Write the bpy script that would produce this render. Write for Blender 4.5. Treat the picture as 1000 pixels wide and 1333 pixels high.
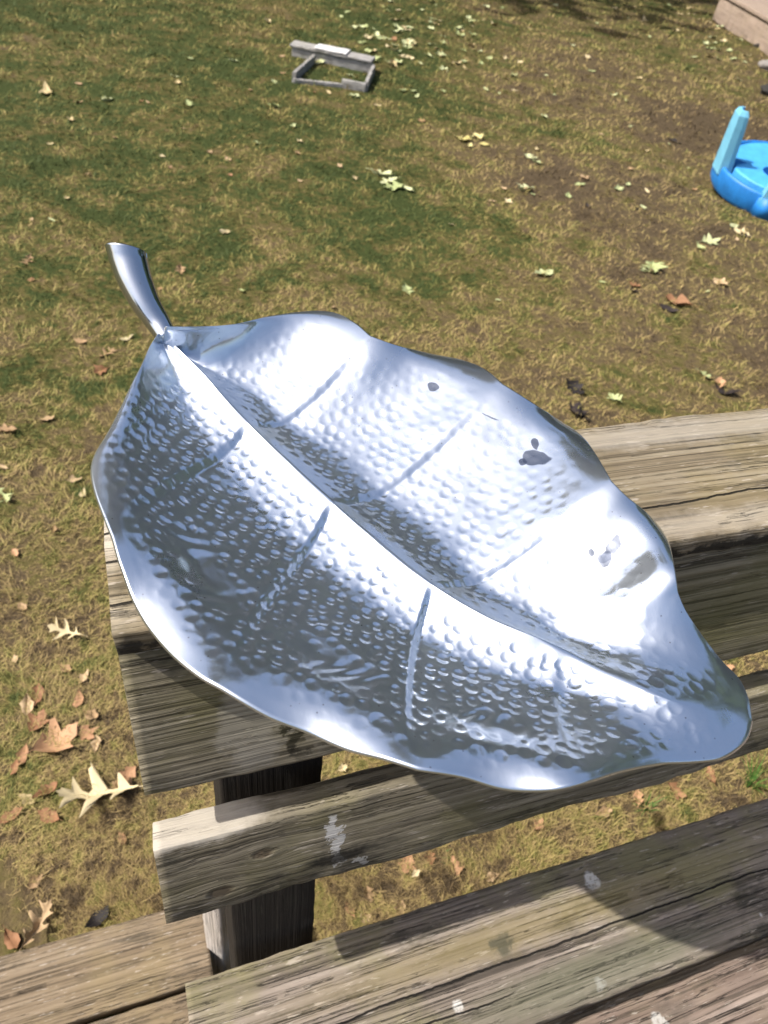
import bpy, bmesh, math, random
import numpy as np
from mathutils import Vector, Matrix, Euler, noise as mnoise

random.seed(7)
rng = np.random.default_rng(7)
for o in list(bpy.data.objects):
    bpy.data.objects.remove(o)
scene = bpy.context.scene
COL = scene.collection
R_ = math.radians

# ------------------------------------------------------------------ camera
FPX, PITCH, ROLL, YAW = 933.33, 0.7748, -0.1907, -0.4448
CAM = np.array([0.0278, -0.2500, 0.3420])


def cam_basis(p, r, y):
    Rz = np.array([[math.cos(y), -math.sin(y), 0], [math.sin(y), math.cos(y), 0], [0, 0, 1]])
    Rx = np.array([[1, 0, 0], [0, math.cos(p), math.sin(p)], [0, -math.sin(p), math.cos(p)]])
    Ry = np.array([[math.cos(r), 0, math.sin(r)], [0, 1, 0], [-math.sin(r), 0, math.cos(r)]])
    return Rz @ Rx @ Ry


CB = cam_basis(PITCH, ROLL, YAW)
cam_data = bpy.data.cameras.new("camera")
cam_data.sensor_fit = 'VERTICAL'
cam_data.sensor_height = 24.0
cam_data.lens = FPX / 1333.0 * 24.0
cam_data.clip_start = 0.01
cam_data.clip_end = 600
cam_data.dof.use_dof = True
cam_data.dof.focus_distance = 0.50
cam_data.dof.aperture_fstop = 8.5
cam = bpy.data.objects.new("camera", cam_data)
COL.objects.link(cam)
m = Matrix.Identity(4)
for i in range(3):
    m[i][0], m[i][1], m[i][2], m[i][3] = CB[i, 0], CB[i, 2], -CB[i, 1], CAM[i]
cam.matrix_world = m
scene.camera = cam

# ------------------------------------------------------------------ light
SUN_AZ, SUN_EL = -82.0, 52.0          # azimuth clockwise from +Y (the lawn side), elevation
world = bpy.data.worlds.new("World")
scene.world = world
world.use_nodes = True
wt = world.node_tree
sky = wt.nodes.new('ShaderNodeTexSky')
sky.sky_type = 'NISHITA'
sky.sun_disc = False
sky.sun_elevation = R_(SUN_EL)
sky.sun_rotation = R_(SUN_AZ)
sky.dust_density = 4.5
sky.air_density = 1.0
wt.links.new(sky.outputs[0], wt.nodes['Background'].inputs[0])
wt.nodes['Background'].inputs[1].default_value = 0.15
sd = bpy.data.lights.new("sun", 'SUN')
sd.energy = 5.0
sd.angle = R_(0.53)
sd.color = (1.0, 0.945, 0.86)
sun = bpy.data.objects.new("sun", sd)
COL.objects.link(sun)
sdir = Vector((math.sin(R_(SUN_AZ)) * math.cos(R_(SUN_EL)), math.cos(R_(SUN_AZ)) * math.cos(R_(SUN_EL)), math.sin(R_(SUN_EL))))
sun.rotation_euler = sdir.to_track_quat('Z', 'Y').to_euler()
sun.location = sdir * 30
scene.view_settings.view_transform = 'Standard'
scene.view_settings.look = 'None'
scene.view_settings.exposure = 0.38
scene.view_settings.gamma = 1.0
scene.render.engine = 'CYCLES'

LAWN = -1.30
DECK = -1.00
SEAT = -0.516


def at(px, py, z):
    """point of the photograph's pixel on the level z"""
    v = CB @ np.array([(px - 500) / FPX, 1.0, -(py - 666.5) / FPX])
    return CAM + v * ((z - CAM[2]) / v[2])


def px_size(p):
    """metres per photo pixel at a point"""
    return float(np.dot(np.asarray(p) - CAM, CB[:, 1])) / FPX


# ------------------------------------------------------------------ helpers
def tag(o, label=None, cat=None, group=None, kind=None):
    for k, v in (('label', label), ('category', cat), ('group', group), ('kind', kind)):
        if v:
            o[k] = v
    return o


def link(name, me, mat=None, parent=None):
    o = bpy.data.objects.new(name, me)
    COL.objects.link(o)
    if mat is not None and me is not None and not me.materials:
        me.materials.append(mat)
    if parent is not None:
        o.parent = parent
    return o


def empty(name, loc=(0, 0, 0), rz=0.0):
    o = bpy.data.objects.new(name, None)
    COL.objects.link(o)
    o.location = loc
    o.rotation_euler = (0, 0, rz)
    o.empty_display_size = 0.05
    return o


def mesh_np(name, v, f, smooth=True):
    me = bpy.data.meshes.new(name)
    me.from_pydata([tuple(map(float, p)) for p in v], [], [tuple(map(int, q)) for q in f])
    if smooth:
        me.polygons.foreach_set('use_smooth', [True] * len(me.polygons))
    me.update()
    return me


def from_bm(name, bm, smooth=False):
    me = bpy.data.meshes.new(name)
    bmesh.ops.recalc_face_normals(bm, faces=bm.faces)
    bm.to_mesh(me)
    bm.free()
    if smooth:
        me.polygons.foreach_set('use_smooth', [True] * len(me.polygons))
    return me


class NT:
    def __init__(s, name):
        s.mat = bpy.data.materials.new(name)
        s.mat.use_nodes = True
        s.t = s.mat.node_tree
        s.bsdf = s.t.nodes['Principled BSDF']

    def n(s, typ, ins=None, out=0, **props):
        nd = s.t.nodes.new(typ)
        for k, v in props.items():
            setattr(nd, k, v)
        for k, v in (ins or {}).items():
            s.put(nd.inputs[k], v)
        return nd.outputs[out] if out is not None else nd

    def put(s, sock, v):
        if isinstance(v, bpy.types.NodeSocket):
            s.t.links.new(v, sock)
        else:
            if sock.type == 'RGBA' and len(v) == 3:
                v = (*v, 1)
            sock.default_value = v

    def m(s, op, a, b=0.0, c=None, clamp=False):
        ins = {0: a, 1: b}
        if c is not None:
            ins[2] = c
        return s.n('ShaderNodeMath', ins, operation=op, use_clamp=clamp)

    def v(s, op, a, b=(0, 0, 0), out=0):
        return s.n('ShaderNodeVectorMath', {0: a, 1: b}, out=out, operation=op)

    def noise(s, vec, scale=1.0, detail=4.0, rough=0.55, w=None, col=False):
        ins = {'Vector': vec, 'Scale': scale, 'Detail': detail, 'Roughness': rough}
        if w is not None:
            ins['W'] = w
        nd = s.n('ShaderNodeTexNoise', ins, out=None, noise_dimensions='4D' if w is not None else '3D')
        return nd.outputs['Color' if col else 0]

    def ramp(s, fac, stops, interp='LINEAR'):
        nd = s.n('ShaderNodeValToRGB', {0: fac}, out=None)
        e = nd.color_ramp.elements
        nd.color_ramp.interpolation = interp
        while len(e) < len(stops):
            e.new(0.5)
        for el, (p, c) in zip(e, stops):
            el.position = p
            el.color = (*c, 1) if isinstance(c, tuple) else (c, c, c, 1)
        return nd.outputs[0]

    def step(s, x, a, b, lo=0.0, hi=1.0):
        return s.n('ShaderNodeMapRange', {0: x, 1: a, 2: b, 3: lo, 4: hi}, interpolation_type='SMOOTHSTEP')

    def mix(s, fac, a, b, mode='MIX'):
        nd = s.n('ShaderNodeMix', None, out=None, data_type='RGBA', blend_type=mode)
        s.put(nd.inputs[0], fac)
        s.put(nd.inputs[6], a)
        s.put(nd.inputs[7], b)
        return nd.outputs[2]

    def xyz(s, vec):
        nd = s.n('ShaderNodeSeparateXYZ', {0: vec}, out=None)
        return nd.outputs

    def bump(s, h, strength, dist):
        return s.n('ShaderNodeBump', {'Height': h, 'Strength': strength, 'Distance': dist})

    def set(s, **kw):
        for k, v in kw.items():
            s.put(s.bsdf.inputs[k.replace('_', ' ')], v)
        return s.mat


# ------------------------------------------------------------------ materials
def wood(name, stops, algae=0.3, algae_col=(0.17, 0.15, 0.055), mildew=0.4, grain=1.0, cracks=(), spots=(), droplets=0.0, knots=(), rough=0.82, chips=0.5):
    N = NT(name)
    obj = N.n('ShaderNodeTexCoord', out=3)
    rnd = N.m('MULTIPLY', N.n('ShaderNodeObjectInfo', out=5), 41.0)
    co = obj
    # grain bends round knots: push the cross coordinate away from each knot
    wob = N.noise(N.v('MULTIPLY', obj, (2.2, 9.0, 9.0)), 1.0, 2.0, w=rnd, col=True)
    wob = N.v('MULTIPLY', N.v('SUBTRACT', wob, (0.5, 0.5, 0.5)), (0.0, 0.010, 0.010))
    co = N.v('ADD', co, wob)
    kmask = None
    for (kx, ky, kr) in knots:
        d = N.v('MULTIPLY', N.v('SUBTRACT', obj, (kx, ky, 0)), (0.62 / kr, 1.0 / kr, 0.0))
        ln = N.v('LENGTH', d, out=1)
        fall = N.m('POWER', 2.718, N.m('MULTIPLY', N.m('MULTIPLY', ln, ln), -0.35))
        push = N.m('MULTIPLY', N.m('MULTIPLY', N.xyz(d)[1], fall), -kr * 0.75)
        co = N.v('ADD', co, N.n('ShaderNodeCombineXYZ', {1: push}))
        k = N.step(N.m('ADD', ln, N.m('MULTIPLY', N.noise(obj, 90, 3), 0.5)), 1.15, 0.65)
        kmask = k if kmask is None else N.m('MAXIMUM', kmask, k)
    streak = N.noise(N.v('MULTIPLY', co, (1.6, 85.0, 85.0)), 1.0, 7.0, 0.60, w=rnd)
    fine = N.noise(N.v('MULTIPLY', co, (3.2, 340.0, 340.0)), 1.0, 4.0, 0.6, w=rnd)
    mid = N.noise(N.v('MULTIPLY', co, (2.0, 190.0, 190.0)), 1.0, 3.0, 0.5, w=rnd)
    blot = N.noise(obj, 9.0, 6.0, 0.6, w=rnd)
    blot2 = N.noise(N.v('MULTIPLY', obj, (9.0, 22.0, 22.0)), 1.0, 6.0, 0.65, w=N.m('ADD', rnd, 7.3))
    speck = N.noise(N.v('MULTIPLY', obj, (60.0, 170.0, 170.0)), 1.0, 5.0, 0.7, w=rnd)
    tone = N.m('ADD', N.m('MULTIPLY', streak, 0.34), N.m('ADD', N.m('MULTIPLY', mid, 0.40), N.m('MULTIPLY', blot2, 0.26)))
    colr = N.ramp(tone, stops)
    gl = N.step(fine, 0.455, 0.415)                    # thin dark grain lines
    colr = N.mix(N.m('MULTIPLY', gl, 0.72 * grain), colr, (0.030, 0.025, 0.018), 'MIX')
    ml = N.step(mid, 0.395, 0.350)
    colr = N.mix(N.m('MULTIPLY', ml, 0.62 * grain), colr, (0.020, 0.016, 0.013))
    colr = N.mix(N.m('MULTIPLY', N.step(blot, 0.46, 0.66), algae), colr, N.mix(tone, algae_col, (algae_col[0] * 1.9, algae_col[1] * 1.85, algae_col[2] * 1.7)))
    colr = N.mix(N.m('MULTIPLY', N.step(blot2, 0.53, 0.66), min(1.0, mildew * 1.45)), colr, (0.020, 0.020, 0.015))
    colr = N.mix(N.m('MULTIPLY', N.step(speck, 0.62, 0.70), 0.45), colr, (0.018, 0.017, 0.013))
    colr = N.mix(N.m('MULTIPLY', N.step(speck, 0.37, 0.30), 0.8 * chips), colr, (0.42, 0.38, 0.31))
    cn = N.noise(N.v('MULTIPLY', co, (1.2, 150.0, 150.0)), 1.0, 5.0, 0.55, w=N.m('ADD', rnd, 3.1))
    chk = N.m('MULTIPLY', N.step(N.m('ABSOLUTE', N.m('SUBTRACT', cn, 0.5)), 0.012, 0.005), N.step(blot2, 0.42, 0.52))
    colr = N.mix(N.m('MULTIPLY', chk, 0.65 * min(1, grain * 1.2)), colr, (0.012, 0.010, 0.008))
    dash = N.noise(N.v('MULTIPLY', obj, (45.0, 330.0, 330.0)), 1.0, 3.0, 0.6, w=rnd)
    colr = N.mix(N.m('MULTIPLY', N.step(dash, 0.60, 0.68), chips), colr, (0.45, 0.40, 0.34))
    h = N.m('ADD', N.m('MULTIPLY', fine, 0.60), N.m('MULTIPLY', mid, 0.50))
    h = N.m('ADD', h, N.m('MULTIPLY', streak, 0.22))
    h = N.m('SUBTRACT', h, N.m('MULTIPLY', chk, 0.7))
    if droplets:
        vo = N.n('ShaderNodeTexVoronoi', {'Vector': N.v('ADD', obj, N.v('MULTIPLY', N.noise(obj, 60, 3, col=True), (0.012, 0.012, 0.012))), 'Scale': 21.0, 'Randomness': 1.0}, out=None)
        on = N.step(N.xyz(vo.outputs['Color'])[0], 0.50, 0.54)
        rad = N.m('ADD', N.m('MULTIPLY', N.xyz(vo.outputs['Color'])[1], 0.20), 0.03)
        dm = N.m('MULTIPLY', N.step(N.m('SUBTRACT', vo.outputs['Distance'], rad), 0.03, -0.03), on)
        dm = N.m('MULTIPLY', dm, N.step(N.noise(obj, 160, 3), 0.25, 0.55))
        colr = N.mix(N.m('MULTIPLY', dm, droplets), colr, (0.52, 0.51, 0.48))
    for (cx, cy, cz, rx, ry, rz, col, st, soft) in spots:
        warp = N.v('MULTIPLY', N.v('SUBTRACT', N.noise(obj, 55.0, 5, 0.65, col=True), (0.5, 0.5, 0.5)), (0.05, 0.022, 0.022))
        d = N.v('MULTIPLY', N.v('SUBTRACT', N.v('ADD', obj, warp), (cx, cy, cz)), (1 / rx, 1 / ry, 1 / rz))
        k = N.step(N.v('LENGTH', d, out=1), 1.0 + soft, 1.0 - soft)
        k = N.m('MULTIPLY', k, N.step(N.m('ADD', N.m('MULTIPLY', mid, 0.6), N.m('MULTIPLY', speck, 0.4)), 0.28, 0.50, 1 - 0.6 * soft, 1.0))
        colr = N.mix(N.m('MULTIPLY', k, st), colr, col)
    if kmask is not None:
        colr = N.mix(N.m('MULTIPLY', kmask, 0.75), colr, N.ramp(fine, [(0.3, (0.02, 0.015, 0.01)), (0.7, (0.10, 0.07, 0.045))]))
        h = N.m('SUBTRACT', h, N.m('MULTIPLY', kmask, 0.5))
    for (axis, pos, x0, x1, wd) in cracks:
        X = N.xyz(obj)
        wave = N.m('MULTIPLY', N.m('SUBTRACT', N.noise(N.n('ShaderNodeCombineXYZ', {0: X[0], 1: pos * 77}), 7.0, 6, 0.6), 0.5), 0.026)
        d = N.m('ABSOLUTE', N.m('SUBTRACT', N.m('ADD', X[axis], N.m('MULTIPLY', wave, 0.7)), pos))
        w = N.m('MULTIPLY', N.m('MULTIPLY', N.step(X[0], x0, x0 + 0.08), N.step(X[0], x1, x1 - 0.08)), wd)
        w = N.m('MULTIPLY', w, N.m('ADD', N.noise(obj, 30, 3), 0.35))
        k = N.step(N.m('SUBTRACT', d, w), 0.0006, -0.0002)
        k = N.m('MULTIPLY', k, N.step(w, 0.0, 0.0004))
        colr = N.mix(N.m('MULTIPLY', k, 0.93), colr, (0.006, 0.005, 0.004))
        h = N.m('SUBTRACT', h, N.m('MULTIPLY', k, 1.6))
    return N.set(Base_Color=colr, Roughness=rough, Normal=N.bump(h, 1.0, 0.0036), Specular_IOR_Level=0.22)


def plain(name, col, rough=0.6, var=0.25, scale=30.0, bump=0.0, spec=0.3):
    N = NT(name)
    obj = N.n('ShaderNodeTexCoord', out=3)
    n1 = N.noise(obj, scale, 5, 0.6)
    dark = tuple(c * (1 - var) for c in col)
    light = tuple(min(1, c * (1 + var)) for c in col)
    c = N.ramp(n1, [(0.3, dark), (0.7, light)])
    kw = dict(Base_Color=c, Roughness=rough, Specular_IOR_Level=spec)
    if bump:
        kw['Normal'] = N.bump(n1, bump, 0.004)
    return N.set(**kw)


def ground_colour(N, rand=None):
    """lawn colour by place: live green, straw, bare brown patches and painted shade at the far right"""
    pos = N.n('ShaderNodeNewGeometry', out=0)
    p2 = N.v('MULTIPLY', pos, (1, 1, 0))
    big = N.noise(p2, 0.9, 4, 0.6)
    med = N.noise(p2, 4.5, 5, 0.62)
    sml = N.noise(p2, 26.0, 4, 0.6)
    g = N.m('ADD', N.m('ADD', N.m('MULTIPLY', big, 0.30), N.m('MULTIPLY', med, 0.38)), N.m('MULTIPLY', sml, 0.32))
    # greener away from the bench, straw close to it, bare patches where they lie; browner far right stands in for tree shade
    X = N.xyz(pos)
    far = N.step(X[1], 0.6, 4.2)
    right = N.step(N.m('SUBTRACT', X[0], N.m('MULTIPLY', X[1], 0.32)), 0.1, 2.2)
    g = N.m('ADD', g, N.m('MULTIPLY', far, 0.075))
    g = N.m('SUBTRACT', g, N.m('MULTIPLY', right, 0.060))
    g = N.m('SUBTRACT', g, 0.022)
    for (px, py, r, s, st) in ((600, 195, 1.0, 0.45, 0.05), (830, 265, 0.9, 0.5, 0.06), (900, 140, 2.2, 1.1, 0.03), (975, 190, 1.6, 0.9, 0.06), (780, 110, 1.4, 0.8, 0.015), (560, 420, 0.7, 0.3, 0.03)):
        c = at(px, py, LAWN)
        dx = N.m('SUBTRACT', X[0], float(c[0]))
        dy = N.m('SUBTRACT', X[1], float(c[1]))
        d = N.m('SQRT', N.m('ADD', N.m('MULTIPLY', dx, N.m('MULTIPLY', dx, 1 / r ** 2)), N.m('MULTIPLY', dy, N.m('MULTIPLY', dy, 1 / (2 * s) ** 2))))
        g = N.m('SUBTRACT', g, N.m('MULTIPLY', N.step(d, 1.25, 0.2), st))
    g = N.m('ADD', N.m('MULTIPLY', N.m('SUBTRACT', g, 0.5), 1.75), 0.515)
    if rand is not None:
        g = N.m('ADD', g, N.m('MULTIPLY', N.m('SUBTRACT', rand, 0.5), 0.15))
    return g, sml


def make_grass_mats():
    N = NT("lawn_soil")
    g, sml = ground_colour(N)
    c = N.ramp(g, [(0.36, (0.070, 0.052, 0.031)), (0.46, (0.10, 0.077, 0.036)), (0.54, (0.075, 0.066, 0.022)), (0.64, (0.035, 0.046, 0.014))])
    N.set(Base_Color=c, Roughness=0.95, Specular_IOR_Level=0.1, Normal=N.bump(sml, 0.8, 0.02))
    B = NT("grass_blade")
    rnd = B.n('ShaderNodeAttribute', out=2, attribute_name='rnd')
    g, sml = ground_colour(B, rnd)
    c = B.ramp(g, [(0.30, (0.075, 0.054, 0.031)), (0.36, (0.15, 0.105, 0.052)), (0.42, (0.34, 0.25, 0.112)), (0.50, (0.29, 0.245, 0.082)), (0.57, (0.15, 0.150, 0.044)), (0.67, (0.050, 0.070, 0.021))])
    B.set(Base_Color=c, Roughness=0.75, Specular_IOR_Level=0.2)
    return N.mat, B.mat


def aluminium(name, r1=0.065, r2=0.45, reflection_marks=(), tint=1.0, haze=0.13):
    N = NT(name)
    obj = N.n('ShaderNodeTexCoord', out=3)
    smear = N.noise(obj, 14.0, 6, 0.65)
    fine = N.noise(N.v('MULTIPLY', obj, (1, 1, 1)), 900.0, 3, 0.6)
    scr = N.noise(N.v('MULTIPLY', obj, (900.0, 30.0, 60.0)), 1.0, 4, 0.6)
    pit = N.n('ShaderNodeTexVoronoi', {'Vector': obj, 'Scale': 260.0}, out=None)
    pm = N.m('MULTIPLY', N.step(pit.outputs['Distance'], 0.16, 0.08), N.step(N.xyz(pit.outputs['Color'])[0], 0.84, 0.88))
    col = N.mix(N.step(smear, 0.42, 0.68), (0.785 * tint, 0.842 * tint, 0.915 * tint), (0.72 * tint, 0.775 * tint, 0.845 * tint))
    col = N.mix(N.m('MULTIPLY', pm, 0.75), col, (0.22, 0.20, 0.19))
    for (c, rx, ry, ang, st) in reflection_marks:  # dark reflections painted into the metal's colour as patches
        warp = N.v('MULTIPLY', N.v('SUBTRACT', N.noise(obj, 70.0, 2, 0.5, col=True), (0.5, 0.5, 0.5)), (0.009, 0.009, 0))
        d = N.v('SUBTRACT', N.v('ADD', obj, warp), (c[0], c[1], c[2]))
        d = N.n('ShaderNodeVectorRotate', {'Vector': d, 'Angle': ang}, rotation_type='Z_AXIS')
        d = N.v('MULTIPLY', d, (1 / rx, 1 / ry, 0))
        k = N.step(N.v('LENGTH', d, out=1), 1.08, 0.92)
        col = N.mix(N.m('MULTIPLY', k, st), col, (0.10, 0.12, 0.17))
    rr = N.m('ADD', N.m('MULTIPLY', smear, 0.06), r1 - 0.03)
    h = N.m('ADD', N.m('MULTIPLY', fine, 0.5), N.m('MULTIPLY', scr, 0.5))
    nrm = N.bump(h, 0.12, 0.0004)
    N.set(Base_Color=col, Metallic=1.0, Roughness=rr, Normal=nrm)
    p2 = N.n('ShaderNodeBsdfPrincipled', {'Base Color': col, 'Metallic': 1.0, 'Roughness': r2, 'Normal': nrm})
    mx = N.n('ShaderNodeMixShader', {0: N.m('ADD', N.m('MULTIPLY', smear, 0.3), haze), 1: N.bsdf.outputs[0], 2: p2})
    out = N.t.nodes['Material Output']
    N.t.links.new(mx, out.inputs[0])
    return N.mat


# ------------------------------------------------------------------ lawn (setting)
SOIL, BLADE = make_grass_mats()


def lawn_z(x, y):
    return LAWN + 0.018 * np.sin(x * 1.3 + 0.5) * np.cos(y * 1.1) + 0.012 * np.sin(x * 3.1 + y * 2.3)


def build_lawn():
    a = np.concatenate([-np.geomspace(240, 7, 16), np.linspace(-6, 16, 133), np.geomspace(17, 240, 16)])
    b = np.concatenate([-np.geomspace(240, 5, 14), np.linspace(-4, 16, 121), np.geomspace(17, 240, 16)])
    X, Y = np.meshgrid(a, b, indexing='ij')
    Z = np.where((abs(X) < 20) & (abs(Y) < 20), lawn_z(X, Y), LAWN)
    v = np.stack([X, Y, Z], -1).reshape(-1, 3)
    n = len(b)
    f = [(i * n + j, (i + 1) * n + j, (i + 1) * n + j + 1, i * n + j + 1) for i in range(len(a) - 1) for j in range(n - 1)]
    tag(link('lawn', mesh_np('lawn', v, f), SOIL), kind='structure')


build_lawn()


def build_grass(n_in=330000, n_out=25000):
    th = np.concatenate([rng.uniform(R_(-30), R_(84), n_in), rng.uniform(R_(84), R_(330), n_out)])
    n = len(th)
    r = np.exp(rng.uniform(math.log(0.22), math.log(17.0), n))
    x = 0.02 + r * np.sin(th)
    y = -0.20 + r * np.cos(th)
    ok = ~((x < 0.06) & (y < 0.175)) & ~((y < -0.055))
    x, y, r = x[ok], y[ok], r[ok]
    n = len(x)
    z = lawn_z(x, y)
    # uneven sward: thinner in the worn places
    L = rng.uniform(0.020, 0.050, n) * (1 + 0.10 * np.clip(r - 2, 0, 6))
    W = (0.0011 + 0.0009 * np.clip(r - 0.6, 0, 14)) * rng.uniform(0.7, 1.3, n)
    clump = np.sin(x * 9 + 2 * np.sin(y * 7)) + np.sin(y * 11 + 2 * np.sin(x * 6))
    L = L * (1 + 0.28 * clump * np.sin(x * 23 + y * 17))
    az = clump * 1.6 + rng.normal(0, 1.1, n)
    tilt = np.clip(rng.normal(1.05, 0.30, n), 0.15, 1.5)
    d = np.stack([np.cos(az) * np.sin(tilt), np.sin(az) * np.sin(tilt), np.cos(tilt)], -1)
    tw = rng.uniform(-1.2, 1.2, n)
    side = np.stack([-np.sin(az + tw), np.cos(az + tw), np.zeros(n)], -1)
    base = np.stack([x, y, z - 0.002], -1)
    droop = np.stack([np.zeros(n), np.zeros(n), -L * 0.22], -1)
    bend = rng.normal(0, 0.25, (n, 1)) * side * L[:, None]
    midp = base + d * (L * 0.55)[:, None]
    tip = base + d * L[:, None] + droop + bend
    tip[:, 2] = np.maximum(tip[:, 2], z + 0.003)
    hw = side * (W * 0.5)[:, None]
    V = np.empty((n, 5, 3))
    V[:, 0] = base - hw
    V[:, 1] = base + hw
    V[:, 2] = midp + hw * 0.85
    V[:, 3] = midp - hw * 0.85
    V[:, 4] = tip
    me = bpy.data.meshes.new('grass')
    me.vertices.add(n * 5)
    me.vertices.foreach_set('co', V.reshape(-1))
    idx = np.arange(n)[:, None] * 5
    loops = np.concatenate([idx + np.array([[0, 1, 2, 3]]), idx + np.array([[3, 2, 4]])], 1).reshape(-1)
    me.loops.add(len(loops))
    me.loops.foreach_set('vertex_index', loops.astype(np.int32))
    st = (np.arange(n)[:, None] * 7 + np.array([[0, 4]])).reshape(-1)
    me.polygons.add(n * 2)
    me.polygons.foreach_set('loop_start', st.astype(np.int32))
    me.update(calc_edges=True)
    at_ = me.attributes.new('rnd', 'FLOAT', 'POINT')
    at_.data.foreach_set('value', np.repeat(rng.random(n), 5).astype(np.float32))
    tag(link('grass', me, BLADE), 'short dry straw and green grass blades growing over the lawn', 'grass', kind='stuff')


build_grass()

# ------------------------------------------------------------------ weathered timber
WOOD_CAP = wood("cap_wood", [(0.36, (0.080, 0.064, 0.042)), (0.46, (0.17, 0.138, 0.092)), (0.55, (0.24, 0.205, 0.145)), (0.66, (0.35, 0.31, 0.245))],
                algae=0.35, algae_col=(0.15, 0.12, 0.055), mildew=0.34, grain=0.75,
                cracks=((1, -0.030, 0.20, 3.0, 0.0006), (1, 0.012, -0.2, 0.30, 0.0006), (1, -0.045, -0.2, 0.22, 0.0006), (1, -0.012, -0.2, 0.26, 0.0005)),
                spots=((0.60, 0.047, 0.0, 0.9, 0.014, 0.1, (0.36, 0.33, 0.28), 0.5, 0.5), (0.75, -0.053, 0.0, 0.8, 0.011, 0.1, (0.36, 0.32, 0.26), 0.5, 0.5),
                       (0.6, -0.069, -0.006, 2.0, 0.006, 0.008, (0.022, 0.021, 0.018), 0.93, 0.25), (0.02, 0.02, 0.0, 0.07, 0.03, 0.1, (0.47, 0.43, 0.37), 0.6, 0.5)))
WOOD_SLAT = wood("slat_wood", [(0.36, (0.060, 0.050, 0.034)), (0.45, (0.155, 0.134, 0.094)), (0.54, (0.25, 0.218, 0.157)), (0.66, (0.42, 0.375, 0.29))],
                 algae=0.5, algae_col=(0.095, 0.090, 0.038), mildew=0.5, grain=0.85,
                 spots=((0.075, -0.022, 0.019, 0.022, 0.040, 0.03, (0.30, 0.275, 0.23), 0.85, 0.25), (0.106, -0.028, 0.019, 0.007, 0.036, 0.03, (0.012, 0.010, 0.008), 0.9, 0.3),
                        (0.122, -0.035, 0.019, 0.004, 0.03, 0.03, (0.25, 0.22, 0.17), 0.7, 0.4),
                        (0.60, -0.01, 0.019, 0.5, 0.05, 0.03, (0.12, 0.115, 0.045), 0.5, 0.5)))
WOOD_SLAT2 = wood("lower_slat_wood", [(0.36, (0.055, 0.047, 0.032)), (0.45, (0.140, 0.121, 0.085)), (0.54, (0.225, 0.196, 0.142)), (0.66, (0.40, 0.355, 0.275))],
                  algae=0.5, algae_col=(0.095, 0.090, 0.038), mildew=0.55, grain=0.8, knots=((0.078, 0.012, 0.008), (0.043, -0.022, 0.009)),
                  spots=((0.135, 0.010, 0.019, 0.006, 0.024, 0.03, (0.50, 0.49, 0.47), 0.92, 0.12), (0.139, -0.018, 0.019, 0.003, 0.014, 0.03, (0.46, 0.45, 0.43), 0.9, 0.15),
                         (0.160, -0.034, 0.019, 0.005, 0.008, 0.03, (0.42, 0.41, 0.38), 0.8, 0.2), (0.14, -0.021, 0.019, 0.025, 0.007, 0.03, (0.012, 0.011, 0.009), 0.9, 0.4),
                         (0.02, 0.05, 0.0, 0.060, 0.008, 0.05, (0.46, 0.42, 0.36), 0.75, 0.4)))  # last spot paints the sunlit upper corner at the left end
WOOD_SEAT = wood("seat_wood", [(0.34, (0.060, 0.050, 0.040)), (0.46, (0.155, 0.128, 0.104)), (0.57, (0.25, 0.21, 0.175)), (0.69, (0.38, 0.33, 0.285))],
                 algae=0.75, algae_col=(0.125, 0.115, 0.062), mildew=0.5, grain=0.75, droplets=0.85,
                 cracks=((1, -0.008, 0.05, 3.0, 0.0008), (1, -0.035, 0.0, 0.35, 0.0005)),
                 spots=((0.36, 0.016, 0.019, 0.22, 0.016, 0.04, (0.24, 0.19, 0.075), 0.45, 0.7), (0.42, -0.045, 0.019, 0.16, 0.020, 0.04, (0.10, 0.105, 0.065), 0.6, 0.5),
                        (0.33, 0.010, 0.019, 0.014, 0.010, 0.03, (0.05, 0.052, 0.036), 0.75, 0.4)))
WOOD_SEAT2 = wood("front_seat_wood", [(0.34, (0.070, 0.052, 0.040)), (0.46, (0.165, 0.122, 0.098)), (0.57, (0.25, 0.195, 0.160)), (0.69, (0.40, 0.33, 0.285))],
                  algae=0.2, algae_col=(0.14, 0.12, 0.06), mildew=0.3, grain=0.85, droplets=0.7, knots=((0.385, 0.030, 0.0065), (0.418, 0.036, 0.003)))
WOOD_DECK = wood("deck_wood", [(0.30, (0.10, 0.072, 0.046)), (0.46, (0.18, 0.135, 0.088)), (0.58, (0.235, 0.182, 0.125)), (0.72, (0.33, 0.27, 0.20))],
                 algae=0.35, algae_col=(0.17, 0.135, 0.07), mildew=0.35, grain=0.6)
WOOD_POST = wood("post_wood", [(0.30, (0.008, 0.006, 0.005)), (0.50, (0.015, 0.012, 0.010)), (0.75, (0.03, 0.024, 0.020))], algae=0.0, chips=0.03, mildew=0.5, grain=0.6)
WOOD_PALE = wood("pale_leg_wood", [(0.30, (0.38, 0.33, 0.28)), (0.50, (0.55, 0.50, 0.45)), (0.75, (0.68, 0.63, 0.58))], algae=0.1, mildew=0.1, grain=0.4)


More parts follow.
